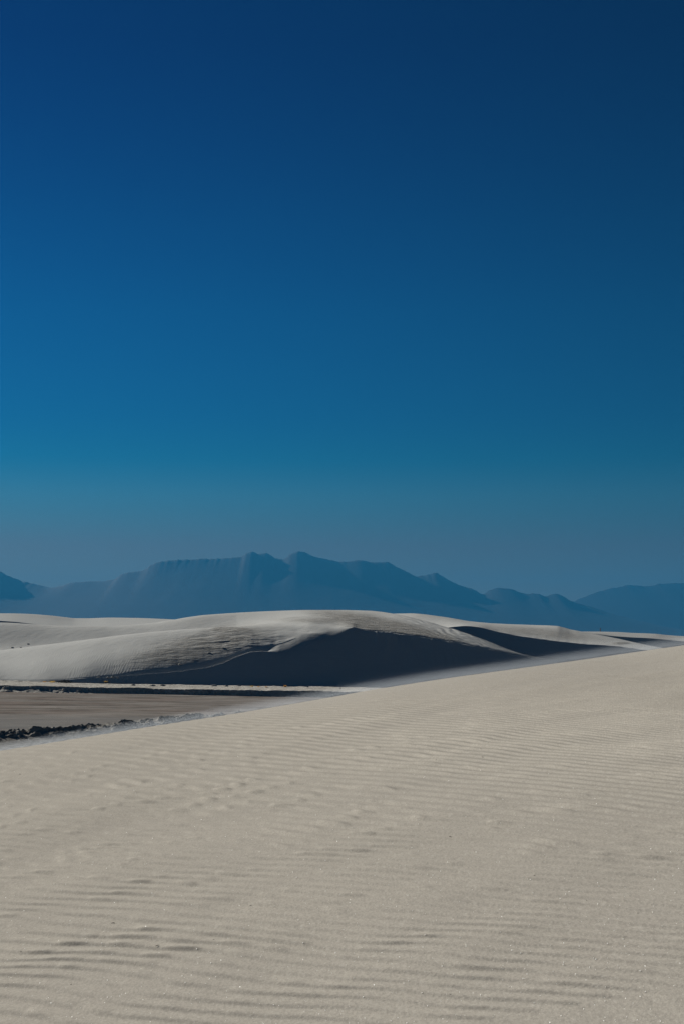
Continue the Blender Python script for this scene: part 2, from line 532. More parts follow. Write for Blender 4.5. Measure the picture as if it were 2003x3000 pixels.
# slumped runs below the edge right of the centre
slump = sstep(1030, 1080, PX) * sstep(1420, 1250, PX) * (rowid < 90) * sstep(30, 86, rowid)
runs = np.clip(fbm(X / 0.55, rowid / 60.0 + 0 * X, 41, 4) - 0.05, 0, 1)
Z = Z + 0.20 * slump * runs
brinkn = sstep(70, 90, rowid) * sstep(135, 92, rowid) * sstep(1040, 1100, PX)
Z = Z + 0.05 * brinkn * fbm(X / 0.9, Y / 0.5, 43, 3)
Z = Z + 0.012 * fbm(X / 0.7, Y / 0.7, 8, 3) * fadeE
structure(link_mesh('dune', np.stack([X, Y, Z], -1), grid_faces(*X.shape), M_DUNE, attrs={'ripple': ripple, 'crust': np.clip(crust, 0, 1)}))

# --- second dune to the right, with its own slip face
px = np.linspace(950, 2900, 640)
foot_Y = curve([(950, 141), (1300, 141), (1700, 141.5), (2900, 142)], px)
foot_z = np.full_like(px, 0.0)
b_py = curve([(950, 1872), (1200, 1852), (1300, 1840), (1330, 1836), (1360, 1834), (1400, 1837.5), (1450, 1850), (1500, 1860), (1550, 1868), (1600, 1875), (1700, 1886),
              (1800, 1893), (1900, 1906), (2100, 1938), (2900, 1975)], px)
b0_Y = on_slip(px, b_py, foot_Y, foot_z); b0_z = zat(px, b_py, b0_Y)
b_py = b_py + 0.5 * fbm(px / 14.0, 0 * px, 23, 3) * sstep(1400, 1480, px)
b_Y = on_slip(px, b_py, foot_Y, foot_z)
b_z = zat(px, b_py, b_Y)
s_py = curve([(950, 1812), (1100, 1800), (1200, 1797.5), (1300, 1808), (1380, 1821), (1450, 1827), (1550, 1831), (1630, 1834), (1650, 1838.5), (1670, 1844), (1690, 1848), (1750, 1859), (1800, 1869), (1850, 1880),
              (1900, 1891), (1950, 1900), (2100, 1926), (2900, 1968)], px)
s_Y = curve([(950, 195), (1300, 186), (1640, 182), (1700, 177), (1800, 169), (1900, 161), (2100, 154), (2900, 151)], px)
s_z = zat(px, s_py, s_Y)
m_Y = b0_Y + (s_Y - b0_Y) * 0.5
m_z = b0_z + (s_z - b0_z) * 0.53
X, Y, Z = build_sheet(px, [(foot_Y, foot_z), (b_Y, b_z), (m_Y, m_z), (s_Y, s_z), (s_Y + 14, s_z - curve([(950, 3), (1640, 3), (1900, 1.5), (2900, 0.7)], px)), (s_Y + 34, np.full_like(px, -0.4))],
                      [1], [70, 70, 60, 24, 6])
PX, PY = project(X, Y, Z)
rowid = np.arange(X.shape[0])[:, None]
crust = 0.75 * blob(PX + 3 * fbm(X / 9, Y / 2, 3) * 9, PY, 1600, 1855, 150, 13, 0.6, 0.1) * (rowid > 72) + 0.8 * blob(PX, PY, 1815, 1884, 22, 3.5, 0.6) * (rowid > 72)
Z = Z + 0.05 * crust * fbm(X / 5.0, Y / 0.9, 19, 4) + 0.015 * fbm(X, Y, 18, 3)
Z = Z + 0.04 * sstep(60, 70, rowid) * sstep(92, 74, rowid) * sstep(1400, 1450, PX) * fbm(X / 1.1, Y / 0.6, 44, 3)
structure(link_mesh('dune', np.stack([X, Y, Z], -1), grid_faces(*X.shape), M_DUNE, attrs={'ripple': 0 * Z, 'crust': np.clip(crust, 0, 1)}))

# --- far dunes on the left
px = np.linspace(-1500, 1100, 420)
foot_Y = np.full_like(px, 262.0); foot_z = np.full_like(px, 0.0)
b_py = curve([(-1500, 1822), (-400, 1811), (-100, 1815), (0, 1819), (40, 1821.5), (80, 1826), (130, 1832), (220, 1842), (400, 1848), (1100, 1860)], px)
b_Y = on_slip(px, b_py, foot_Y, foot_z); b_z = zat(px, b_py, b_Y)
s_py = curve([(-1500, 1812), (-400, 1795), (0, 1797), (60, 1798), (130, 1802), (200, 1809.5), (225, 1812), (255, 1812), (320, 1810), (400, 1811), (500, 1815), (700, 1824), (1100, 1850)], px)
s_Y = curve([(-1500, 310), (0, 312), (120, 324), (260, 350), (400, 362), (1100, 366)], px); s_z = zat(px, s_py, s_Y)
m_Y = b_Y + (s_Y - b_Y) * 0.5; m_z = b_z + (s_z - b_z) * 0.55
X, Y, Z = build_sheet(px, [(foot_Y, foot_z), (b_Y, b_z), (m_Y, m_z), (s_Y, s_z), (s_Y + 25, s_z - 3.0), (s_Y + 60, np.full_like(px, -0.4))], [1], [40, 40, 50, 16, 5])
structure(link_mesh('dune', np.stack([X, Y, Z + 0.03 * fbm(X / 2, Y / 2, 9, 3)], -1), grid_faces(*X.shape), M_DUNE, attrs={'ripple': 0 * Z, 'crust': 0 * Z}))

# --- far dune on the right, the one with the post
px = np.linspace(1300, 3200, 420)
foot_Y = np.full_like(px, 298.0); foot_z = np.full_like(px, -0.2)
b_py = curve([(1300, 1880), (1600, 1860), (1690, 1851.5), (1740, 1857), (1800, 1864), (1850, 1867.5), (1900, 1870), (1950, 1874), (2003, 1879), (2200, 1882), (3200, 1885)], px)
b_Y = on_slip(px, b_py, foot_Y, foot_z, math.tan(math.radians(31))); b_z = zat(px, b_py, b_Y)
s_py = curve([(1300, 1875), (1600, 1857), (1690, 1850.5), (1740, 1850.5), (1800, 1851.5), (1850, 1854), (1900, 1856), (1920, 1857), (1950, 1860.5), (2003, 1864), (2200, 1872), (3200, 1882)], px)
s_Y = np.full_like(px, 332.0); s_z = zat(px, s_py, s_Y)
m_Y = b_Y + (s_Y - b_Y) * 0.5; m_z = b_z + (s_z - b_z) * 0.56
X, Y, Z = build_sheet(px, [(foot_Y, foot_z), (b_Y, b_z), (m_Y, m_z), (s_Y, s_z), (s_Y + 20, s_z - 2.5), (s_Y + 45, np.full_like(px, -0.4))], [1], [40, 30, 40, 14, 5])
structure(link_mesh('dune', np.stack([X, Y, Z + 0.03 * fbm(X / 2, Y / 2, 10, 3)], -1), grid_faces(*X.shape), M_DUNE, attrs={'ripple': 0 * Z, 'crust': 0 * Z + 0.35}))

# ------------------------------------------------------------------ foreground dune, the one the camera stands on
CREST_Y = 20.0
_c = np.array([(-900, 2330), (-400, 2262), (0, 2201), (223, 2165), (446, 2129), (700, 2090), (900, 2056), (1104, 2020), (1308, 1988), (1512, 1960), (1700, 1934), (2003, 1891), (2400, 1842), (3200, 1770)], float)
_cx, _cy, _cz = at(_c[:, 0], _c[:, 1], CREST_Y)
def crest_z(x):
    pts = [(-60, 0.0), (-30, 0.15), (-16, 0.55)] + list(zip(_cx, _cz)) + [(18, _cz[-1] + 0.5), (30, _cz[-1] + 0.9), (60, _cz[-1] + 0.5)]
    return curve(pts, x)
def near_z(x, y):
    t = CREST_Y - y
    up = 0.0417 * (np.sqrt(t * t + 9) - 3)
    dn = 0.48 * (np.sqrt(t * t + 2.2 ** 2) - 2.2)
    z = crest_z(x) - np.where(t > 0, up, dn)
    return np.maximum(z, -0.35)

def ripple_z(x, y):
    """Wind ripples: their crests fan out slightly over the tilted flank and widen away from the hollow in front."""
    td = 1 - 0.178 * x - 0.34
    tw = np.minimum(0.34 + 0.5 * (td + np.sqrt(td * td + 0.02)), 2.4)
    wob = fbm(x * 0.55, y * 0.7, 61, 3)
    q = y / tw + 0.15 * wob + 0.05 * fbm(x * 1.7, y * 2.0, 62, 2)
    qs = np.linspace(0, 80, 8001)
    lam_s = 0.140 + 0.165 * sstep(6.0, 11.0, qs)
    cum = np.concatenate([[0], np.cumsum(0.5 * (1 / lam_s[1:] + 1 / lam_s[:-1]) * np.diff(qs))])
    ph = np.interp(q, qs, cum)
    lam = np.interp(q, qs, lam_s)
    f = ph - np.floor(ph)
    prof = np.where(f < 0.24, f / 0.24, 1 - (f - 0.24) / 0.76)      # short steep side towards the camera
    prof = prof * prof * (3 - 2 * prof)
    row = np.floor(ph)
    cell = vnoise(x * 7.0 - row * 0.75, row * 0.47 + 0 * x, 63) * 0.7 + 0.3 * vnoise(x * 11, row * 3.7 + 0 * x, 66)
    run = np.clip(0.72 + 0.5 * vnoise(x * 2.1 + 40, row * 5.13 + 0 * x, 67) ** 1.4, 0, 1.3)
    patch = np.clip(0.95 + 0.25 * fbm(x * 0.5, y * 0.6, 64, 3), 0.6, 1.2)
    amp = 1.0 * run + 3.2 * np.clip(cell - 0.52, 0, 1) ** 1.15
    fade = 1 - 0.70 * sstep(10.0, 18.5, y)
    return 0.046 * lam * np.clip(tw, 0.45, 1.2) * amp * patch * prof * fade

gu = np.concatenate([np.linspace(-4, -0.75, 50)[:-1], np.linspace(-0.75, -0.30, 240)[:-1], np.linspace(-0.30, 0.30, 540), np.linspace(0.30, 0.75, 240)[1:], np.linspace(0.75, 4, 50)[1:]])
gy = np.concatenate([np.linspace(-40, 4.6, 60)[:-1], np.linspace(4.6, 12, 920)[:-1], np.linspace(12, 22, 800)[:-1], np.linspace(22, 46, 60)])
U, Y = np.meshgrid(gu, gy)
X = U * np.maximum(Y, 4.6)
Z = near_z(X, Y) + 0.02 * fbm(X * 0.6, Y * 0.6, 71, 3) * sstep(19.5, 15, Y)
Z = Z + ripple_z(X, Y) * sstep(0.62, 0.30, np.abs(U)) * sstep(4.0, 4.8, Y) * sstep(21, 19.6, Y)
structure(link_mesh('sand_hill', np.stack([X, Y, Z], -1), grid_faces(*X.shape), M_NEAR))

# ------------------------------------------------------------------ flat ground to the horizon
def bank_line(x):                    # edge of the raised strip beyond the road
    return 96.2 - 0.115 * x + 0.35 * fbm(x * 0.22, 0 * x, 81, 3)
def ground_z(x, y):
    z = sstep(-0.8, 0.8, y - bank_line(x)) * (Z_FLAT + 0.10)
    return z - 0.12 + tilt(x)
yy = np.concatenate([np.linspace(24, 130, 330)[:-1], np.geomspace(130, 8500, 60)])
pp = np.concatenate([np.linspace(-9000, -800, 60)[:-1], np.linspace(-800, 2800, 400)[:-1], np.linspace(2800, 11000, 60)])
Yg = np.repeat(yy[:, None], len(pp), 1)
Xg = (pp[None, :] - W0 / 2) / F * Yg
Zg = ground_z(Xg, Yg)
v1 = np.stack([Xg, Yg, Zg], -1).reshape(-1, 3)
f1 = grid_faces(*Xg.shape)
v2 = np.array([(-8500, -1400, -0.45), (8500, -1400, -0.45), (8500, 8500, -0.45), (-8500, 8500, -0.45)])
f2 = np.array([[0, 1, 2, 3]]) + len(v1)
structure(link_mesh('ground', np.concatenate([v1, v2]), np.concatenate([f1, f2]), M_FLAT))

# raised strip beyond the road, with its cut edge
def far_bank():
    xs = np.linspace(-60, 40, 2000)
    us = np.concatenate([np.linspace(-1.6, 0.35, 70)[:-1], np.linspace(0.35, 13, 60)])
    Xb, U = np.meshgrid(xs, us)
    Yl = bank_line(Xb)
    Yb = Yl + U
    ppx = W0 / 2 + F * Xb / Yb
    broken = sstep(330, 200, ppx)
    n = fbm(Xb / 0.55, U / 0.5, 83, 4)
    nl = fbm(Xb / 0.30, 0 * Xb + 3, 84, 3)
    Ue = U + 0.05 * nl + 0.13 * fbm(Xb / 0.3, U / 0.3, 87, 3)
    steep = sstep(-0.34, 0.02, Ue)
    talus = np.clip((Ue + 1.25) / 1.0, 0, 1) * 0.5
    prof = np.maximum(steep, talus * broken)
    Zb = -0.05 + (Z_FLAT + 0.06) * prof
    Zb = Zb + 0.07 * n * sstep(-1.4, -0.7, U) * sstep(0.2, -0.2, U) * (0.4 + broken)
    Zb = Zb + 0.07 * fbm(Xb / 0.9, 0 * Xb, 88, 4) * sstep(-0.3, 0.2, U) * sstep(4.0, 1.0, U)
    Zb = Zb + 0.10 * np.clip(fbm(Xb / 0.7, U / 0.9, 89, 3) - 0.22, 0, 1) * sstep(2.0, 5.0, U)
    Zb = Zb + 0.045 * np.clip(fbm(Xb / 0.8, U / 0.8, 85, 4), 0, 1) * sstep(0.0, 3.0, U) + 0.02 * fbm(Xb / 3, U / 3, 86, 3)
    # a pale run where sand has poured through the cut
    fill = Z_FLAT * np.clip((U + 1.15) / 1.15, 0, 1) - 0.01
    pour = np.exp(-((ppx - 122) / 4.5) ** 2) * (U < 0)
    Zb = Zb + (np.maximum(Zb, fill) - Zb) * pour
    return np.stack([Xb, Yb, Zb + tilt(Xb)], -1), grid_faces(*Xb.shape)
v, f = far_bank()
structure(link_mesh('terrain', v, f, M_BANK))

# ploughed ridge on the near side of the road
RIDGE = [(-30, 45), (-22, 47.8), (-12.2, 51.2), (-9.4, 52.3), (-7.0, 53.4), (-5.2, 54.3), (-2.0, 56.2), (6, 61)]
rx, ry = np.array(RIDGE).T
seg = np.concatenate([[0], np.cumsum(np.hypot(np.diff(rx), np.diff(ry)))])
def ridge_at(s):
    x = curve(list(zip(seg, rx)), s); y = curve(list(zip(seg, ry)), s)
    e = 0.05
    dx = curve(list(zip(seg, rx)), s + e) - curve(list(zip(seg, rx)), s - e)
    dy = curve(list(zip(seg, ry)), s + e) - curve(list(zip(seg, ry)), s - e)
    l = np.hypot(dx, dy) + 1e-9
    return x, y, dx / l, dy / l
ss = np.linspace(0.2, seg[-1] - 0.2, 1700)
vv = np.linspace(-1.3, 3.1, 150)
Sx, V = np.meshgrid(ss, vv)
x0, y0, tx, ty = [a[None, :] for a in ridge_at(ss)]
Xr = x0 + V * ty; Yr = y0 - V * tx                       # +V is the side towards the camera and right
# the ground under the ridge rises towards the near dune on the right
rise = curve([(-40, -0.02), (-12.2, -0.02), (-9.4, 0.13), (-7.0, 0.30), (-5.2, 0.42), (6, 0.8)], x0)
low = tilt(Xr) - 0.14
foot = low + (rise - low) * np.where(V > 0, sstep(3.0, 0.5, V), sstep(-1.2, -0.25, V))
zig = V + 0.34 * fbm(Sx / 0.42, 0 * V + 2, 95, 3)
lump = fbm(Sx / 0.5, V / 0.6, 91, 4)
base = np.where(zig < 0, np.exp(-(zig / 0.34) ** 2), np.exp(-(zig / 0.85) ** 2))
Hs = 0.15 + 0.05 * fbm(ss / 1.3, 0 * ss, 92, 3)[None, :]
clods = np.clip(fbm(Sx / 0.24, V / 0.24, 93, 3) - 0.02, 0, 1) ** 0.6
Zr = foot + Hs * base * (1 + 0.45 * lump) + 0.19 * clods * np.exp(-((V - 0.25) / 0.6) ** 2)
structure(link_mesh('terrain', np.stack([Xr, Yr, Zr], -1), grid_faces(*Xr.shape), M_BANK_DARK))

# the packed road between them
xs = np.linspace(-45, 22, 620)
ys = np.linspace(0, 1, 260)
Xq, T = np.meshgrid(xs, ys)
near_line = curve([(-45, 38), (-30, 45.2), (-22, 48.0), (-12.2, 51.4), (-9.4, 52.5), (-7.0, 53.6), (-5.2, 54.5), (-2.0, 56.4), (6, 61.2), (22, 66)], xs)[None, :]
far_line = np.maximum(bank_line(xs)[None, :] - 0.25, near_line + 0.1)
Yq = near_line + (far_line - near_line) * T
Zq = 0.006 + tilt(Xq) + 0.016 * fbm(Xq / 5.0, Yq / 0.8, 95, 4) + 0.008 * fbm(Xq / 1.2, Yq / 0.35, 96, 3)
tracks = sstep(0.42, 0.30, T + 0.04 * fbm(Xq / 4, Yq / 3, 97, 3)) * 0.9
for c0, wd in ((0.10, 0.012), (0.16, 0.010), (0.22, 0.012), (0.30, 0.012), (0.61, 0.012)):
    Zq = Zq - 0.03 * np.exp(-((T - c0 - 0.015 * fbm(Xq / 9, 0 * Xq + c0, 98, 2)) / wd) ** 2)
structure(link_mesh('road', np.stack([Xq, Yq, Zq], -1), grid_faces(*Xq.shape), M_ROAD, attrs={'track': np.clip(tracks, 0, 1)}))

# ------------------------------------------------------------------ mountains
def mountain(name, sky, Y0, px0, px1, depth, seed):
    px = np.linspace(px0, px1, 900)
    top0 = zat(px, curve(sky, px), Y0)
    ridge = curve(sky, px) - 1.9 * fbm(px / 9.0, 0 * px, seed, 3) - 1.6 * fbm(px / 30.0, 0 * px, seed + 5, 3)
    top = zat(px, ridge, Y0)
    rows = np.linspace(0, 1, 130)
    V = []
    soft = np.convolve(np.pad(top0, 60, mode='edge'), np.ones(121) / 121, mode='valid')
    for r in rows:
        y = Y0 - depth + 2 * depth * r
        k = 1 - abs(2 * r - 1)
        x = (px - W0 / 2) / F * Y0
        shape = k ** 1.35
        prof = soft + (top0 - soft) * k ** 5 + (top - top0) * k ** 18
        rg = 1 - np.abs(fbm(x / 260.0 + 0.15 * r * 3, 0 * x + y / 700.0, seed + 9, 4))
        gully = (rg - 0.75) * 0.03 * k * (1 - k) * 4
        V.append(np.stack([x, 0 * x + y, -0.3 + (prof + 0.3) * np.clip(shape * (1 + gully * (0.6 + 0 * x)), 0, 1)], -1))
    V = np.array(V)
    structure(link_mesh(name, V, grid_faces(len(rows), len(px)), M_MOUNT))
MAIN = [(-700, 1640), (-300, 1622), (-120, 1650), (0, 1671), (25, 1685), (96, 1708), (160, 1719), (223, 1705), (332, 1698), (357, 1681), (386, 1674), (415, 1671), (446, 1652), (478, 1641), (542, 1637), (638, 1634),
        (708, 1630), (724, 1617), (743, 1614), (759, 1621), (778, 1618), (797, 1627), (810, 1636), (829, 1636), (855, 1619), (877, 1612), (893, 1616), (919, 1628), (957, 1636), (1000, 1643), (1058, 1639), (1096, 1645),
        (1134, 1643), (1154, 1655), (1192, 1675), (1221, 1686), (1256, 1681), (1275, 1676), (1307, 1694), (1345, 1713), (1384, 1726), (1413, 1740), (1435, 1728), (1461, 1721), (1493, 1724), (1537, 1737), (1569, 1737),
        (1595, 1745), (1627, 1737), (1646, 1745), (1672, 1761), (1720, 1775), (1800, 1800), (2000, 1845), (2300, 1878)]
EAST = [(1350, 1878), (1500, 1830), (1600, 1790), (1672, 1764), (1697, 1752), (1736, 1737), (1800, 1720), (1838, 1713), (1896, 1715), (1940, 1708), (2003, 1707), (2200, 1690), (2500, 1720), (2900, 1800), (3300, 1870)]
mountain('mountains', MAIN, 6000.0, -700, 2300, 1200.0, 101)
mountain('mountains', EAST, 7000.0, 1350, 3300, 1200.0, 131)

# ------------------------------------------------------------------ haze
def box_mesh(name, lo, hi, mat):
    v = np.array([(x, y, z) for z in (lo[2], hi[2]) for y in (lo[1], hi[1]) for x in (lo[0], hi[0])], float)
    f = np.array([(0, 2, 3, 1), (4, 5, 7, 6), (0, 1, 5, 4), (2, 6, 7, 3), (0, 4, 6, 2), (1, 3, 7, 5)])
    return link_mesh(name, v, f, mat, smooth=False)
hz = Nodes('haze_air')
hv = hz.n('ShaderNodeVolumePrincipled')
hv.inputs['Color'].default_value = (0.022, 0.162, 0.330, 1)
hv.inputs['Density'].default_value = 1.6e-4
hv.inputs['Anisotropy'].default_value = 0.1
hz.t.links.new(hv.outputs[0], hz.out.inputs['Volume'])
haze = box_mesh('haze', (-9500, -1500, -1.5), (9500, 9000, 412), hz.m)
haze['kind'] = 'stuff'

# ------------------------------------------------------------------ sand blowing over the crest of the near dune
def blowing_sand():
    """Thin veils of drifting sand, one inside the other: dense close to the crest, thinning upwards."""
    xs = np.linspace(-7.5, 7.5, 260)
    ys = np.linspace(15.5, 24.5, 70)
    Xb, Yb = np.meshgrid(xs, ys)
    surf = np.where(Yb > 20.0, crest_z(Xb), near_z(Xb, np.minimum(Yb, 20.0)))
    lo = surf - 0.04 - 0.10 * np.clip(Yb - 20.0, 0, 9) / 4.5
    t = sstep(15.5, 19.6, Yb)
    wind = 0.32 + 0.68 * sstep(-5.0, 1.5, Xb) - 0.25 * sstep(2.5, 5.5, Xb)
    nr, nc = Xb.shape
    n = nr * nc
    g = grid_faces(nr, nc)
    rim = [i for i in range(nc)] + [r * nc + nc - 1 for r in range(1, nr)] + [(nr - 1) * nc + c for c in range(nc - 2, -1, -1)] + [r * nc for r in range(nr - 2, 0, -1)]
    side = np.array([(a, b, b + n, a + n) for a, b in zip(rim, rim[1:] + rim[:1])])
    f = np.concatenate([g[:, ::-1], g + n, side])
    root = None
    for k, (hk, dk) in enumerate([(0.15, 0.0006), (0.10, 0.0011), (0.068, 0.0018), (0.045, 0.0030), (0.029, 0.0055), (0.019, 0.0105), (0.011, 0.018), (0.006, 0.026)]):
        wisp = 1 + 0.55 * fbm(Xb * 0.9 + 3 * k, Yb * 0.35 + 7 * k, 401 + k, 4)
        hi = surf + 0.002 + hk * t * wind * np.clip(wisp, 0.25, 2)
        inset = 0.003 * k
        v = np.concatenate([np.stack([Xb * (1 - inset), 20.5 + (Yb - 20.5) * (1 - inset), lo + 0.002 * k], -1).reshape(-1, 3),
                            np.stack([Xb * (1 - inset), 20.5 + (Yb - 20.5) * (1 - inset), hi], -1).reshape(-1, 3)])
        m = Nodes('drifting_sand')
        vol = m.n('ShaderNodeVolumePrincipled')
        vol.inputs['Color'].default_value = (0.66, 0.72, 0.78, 1)
        vol.inputs['Anisotropy'].default_value = 0.3
        vol.inputs['Density'].default_value = dk
        m.t.links.new(vol.outputs[0], m.out.inputs['Volume'])
        o = link_mesh('blowing_sand' if root is None else 'sand_veil', v, f, m.m, parent=root)
        o['kind'] = 'stuff'
        if root is None:
            root = o
            o['label'] = 'pale veil of wind blown sand streaming over the near dune crest'
blowing_sand()

# ------------------------------------------------------------------ small things
rng = random.Random(5)
deps_objs = {}
from mathutils import Vector
from mathutils.bvhtree import BVHTree
def tree_of(names):
    vs, fs, off = [], [], 0
    for o in bpy.data.objects:
        if o.type == 'MESH' and o.name in names:
            me = o.data
            co = np.empty(len(me.vertices) * 3); me.vertices.foreach_get('co', co)
            vi = np.empty(len(me.loops), int); me.loops.foreach_get('vertex_index', vi)
            vs.append(co.reshape(-1, 3)); fs.append(vi.reshape(-1, 4) + off); off += len(co) // 3
    return BVHTree.FromPolygons(np.concatenate(vs).tolist(), np.concatenate(fs).tolist())
TREE_NEAR = tree_of(['sand_hill'])
TREE_FAR = tree_of(['dune', 'terrain', 'terrain.001', 'road', 'ground'])
def hit(px, py, tree):
    d = Vector([float(c) for c in ray(px, py)]).normalized()
    loc = tree.ray_cast(Vector((0, 0, CAMZ)), d)[0]
    return loc

M_TWIG = mat_plain('dry_twig', (0.022, 0.016, 0.012), 0.8, 0.4, 90)
M_GREEN = mat_plain('dry_leaf', (0.05, 0.045, 0.02), 0.8, 0.4, 90)
def mat_crystal():
    """clear gypsum: lets the low sun through"""
    s = Nodes('gypsum_crystal')
    t, d, a = s.n('ShaderNodeBsdfTranslucent'), s.n('ShaderNodeBsdfDiffuse'), s.n('ShaderNodeMixShader')
    t.inputs['Color'].default_value = (0.95, 0.95, 0.93, 1)
    d.inputs['Color'].default_value = (0.9, 0.9, 0.88, 1)
    a.inputs[0].default_value = 0.1
    s.t.links.new(t.outputs[0], a.inputs[1]); s.t.links.new(d.outputs[0], a.inputs[2])
    s.t.links.new(a.outputs[0], s.out.inputs['Surface'])
    return s.m
M_CRYSTAL = mat_crystal()
M_CLOD = M_BANK
def mat_straw(name, col):
    """dry blades: thin enough for the low sun to shine through"""
    s = Nodes(name)
    k = s.noise(s.pos(), 25.0, 3.0)
    c = s.mix(s.ramp(k, 0.3, 0.7), tuple(v * 0.7 for v in col), col)
    t, d, a = s.n('ShaderNodeBsdfTranslucent'), s.n('ShaderNodeBsdfDiffuse'), s.n('ShaderNodeMixShader')
    s.put(t.inputs['Color'], c); s.put(d.inputs['Color'], c)
    a.inputs[0].default_value = 0.5
    s.t.links.new(t.outputs[0], a.inputs[1]); s.t.links.new(d.outputs[0], a.inputs[2])
    s.t.links.new(a.outputs[0], s.out.inputs['Surface'])
    return s.m
M_STRAW, M_RUST = mat_straw('straw_grass', (0.62, 0.42, 0.12)), mat_straw('rust_grass', (0.58, 0.30, 0.07))
M_BUSH = mat_plain('dark_scrub', (0.045, 0.035, 0.022), 0.9, 0.4, 15)
M_POST = mat_plain('weathered_post', (0.075, 0.035, 0.028), 0.85, 0.3, 6)

# bright gypsum crystals strewn over the near sand: far too many to count
cv, cf = [], []
for i in range(900):
    u, w_ = rng.random(), rng.random()
    px_, py_ = rng.uniform(-100, 2100), 2150 + 850 * math.sqrt(u)
    l = hit(px_, py_, TREE_NEAR)
    if l is None or l.y > 18.5:
        continue
    r = rng.choice([0.0008, 0.0009, 0.0011, 0.0013, 0.0018]) * (0.54 + 0.098 * l.y)
    a = rng.random() * 6.28
    k = len(cv)
    e = [rng.uniform(0.7, 1.3) for _ in range(3)]
    cv += [(l.x + r * e[0] * math.cos(a), l.y + r * e[0] * math.sin(a), l.z + r), (l.x - r * e[0] * math.cos(a), l.y - r * e[0] * math.sin(a), l.z + r * 1.1),
           (l.x - r * e[1] * math.sin(a), l.y + r * e[1] * math.cos(a), l.z + r), (l.x + r * e[1] * math.sin(a), l.y - r * e[1] * math.cos(a), l.z + r * 0.8),
           (l.x, l.y, l.z + r * (1 + e[2])), (l.x, l.y, l.z - r * 0.2)]
    for q in ((0, 2, 4), (2, 1, 4), (1, 3, 4), (3, 0, 4), (2, 0, 5), (1, 2, 5), (3, 1, 5), (0, 3, 5)):
        cf.append(tuple(k + j for j in q))
cr = link_mesh('gypsum_crystals', cv, cf, M_CRYSTAL, smooth=False)
cr['kind'] = 'stuff'
cr['label'] = 'tiny bright gypsum crystals glinting all over the near sand'

# scraps of twig and leaf on the near dune
def tube(path, radii, n=6):
    v, f = [], []
    path = [Vector(p) for p in path]
    for i, p in enumerate(path):
        d = (path[min(i + 1, len(path) - 1)] - path[max(i - 1, 0)]).normalized()
        s = d.cross(Vector((0, 0, 1))); s = s.normalized() if s.length > 1e-4 else Vector((1, 0, 0))
        t = d.cross(s)
        for k in range(n):
            a = 2 * math.pi * k / n
            v.append(p + radii[i] * (math.cos(a) * s + math.sin(a) * t))
    for i in range(len(path) - 1):
        for k in range(n):
            k2 = (k + 1) % n
            f.append((i * n + k, i * n + k2, (i + 1) * n + k2, (i + 1) * n + k))
    return v, f
SCRAPS = [  # px, py, length in px, angle, kind, label
    (332, 2706, 14, 0.1, 't', 'dark bent twig scrap ending a ripple shadow in the lower left sand'),
    (462, 2772, 15, 0.5, 't', 'brown slanted twig scrap, largest of the bits in the lower left sand'),
    (62, 2788, 8, -0.4, 't', 'small dark scrap by the left edge of the sand'),
    (59, 2269, 7, 0.0, 't', 'tiny dark scrap high on the sand near the left edge'),
    (735, 2654, 8, 0.0, 't', 'thin dark twig scrap left of centre on rippled sand'),
    (209, 2885, 8, 0.8, 't', 'dark grain-like scrap low in the left sand'),
    (627, 2754, 7, 0.0, 't', 'small dark scrap right of the brown slanted twig'),
    (1412, 2219, 9, 0.0, 't', 'black oval scrap on the smooth sand below the crest'),
    (1407, 2194, 5, 0.5, 't', 'tiny dark scrap just above the black oval one'),
    (1277, 2227, 6, 0.2, 't', 'faint dark scrap left of the black oval one'),
    (1317, 2452, 10, 0.3, 't', 'dark scrap at the head of a ripple shadow, centre right'),
    (1867, 2676, 7, 0.0, 't', 'dark round scrap on flat sand near the right edge'),
    (1318, 2914, 7, 0.0, 't', 'small dark scrap low in the centre right sand'),
    (1564, 2566, 8, -0.1, 'l', 'olive coloured leaf scrap on the right hand ripples'),
    (1717, 2639, 6, 0.0, 't', 'tiny dark scrap above and left of the round one on the right'),
    (1652, 2884, 6, 0.6, 't', 'tiny dark scrap low in the right hand sand'),
]
for x_, y_, ln, an, kd, lab in SCRAPS:
    l = hit(x_, y_, TREE_NEAR)
    L = 0.70 * ln * l.y / F
    pts, rad = [], []
    for i in range(6):
        t = i / 5 - 0.5
        pts.append((L * t * math.cos(an), L * t * math.sin(an) * 1.6 + 0.10 * L * math.sin(5 * t), 0.15 * L + 0.10 * L * math.cos(3 * t)))
        rad.append(L * (0.20 if kd == 't' else 0.26) * (0.35 + math.cos(2.6 * t)) * rng.uniform(0.75, 1.0) * 0.45)
    v, f = tube(pts, rad)
    o = link_mesh('twig_scrap' if kd == 't' else 'leaf_scrap', [tuple(p) for p in v], f, M_TWIG if kd == 't' else M_GREEN)
    o.location = l
    tag(o, lab, 'twig' if kd == 't' else 'leaf', 'plant scraps strewn over the near sand')

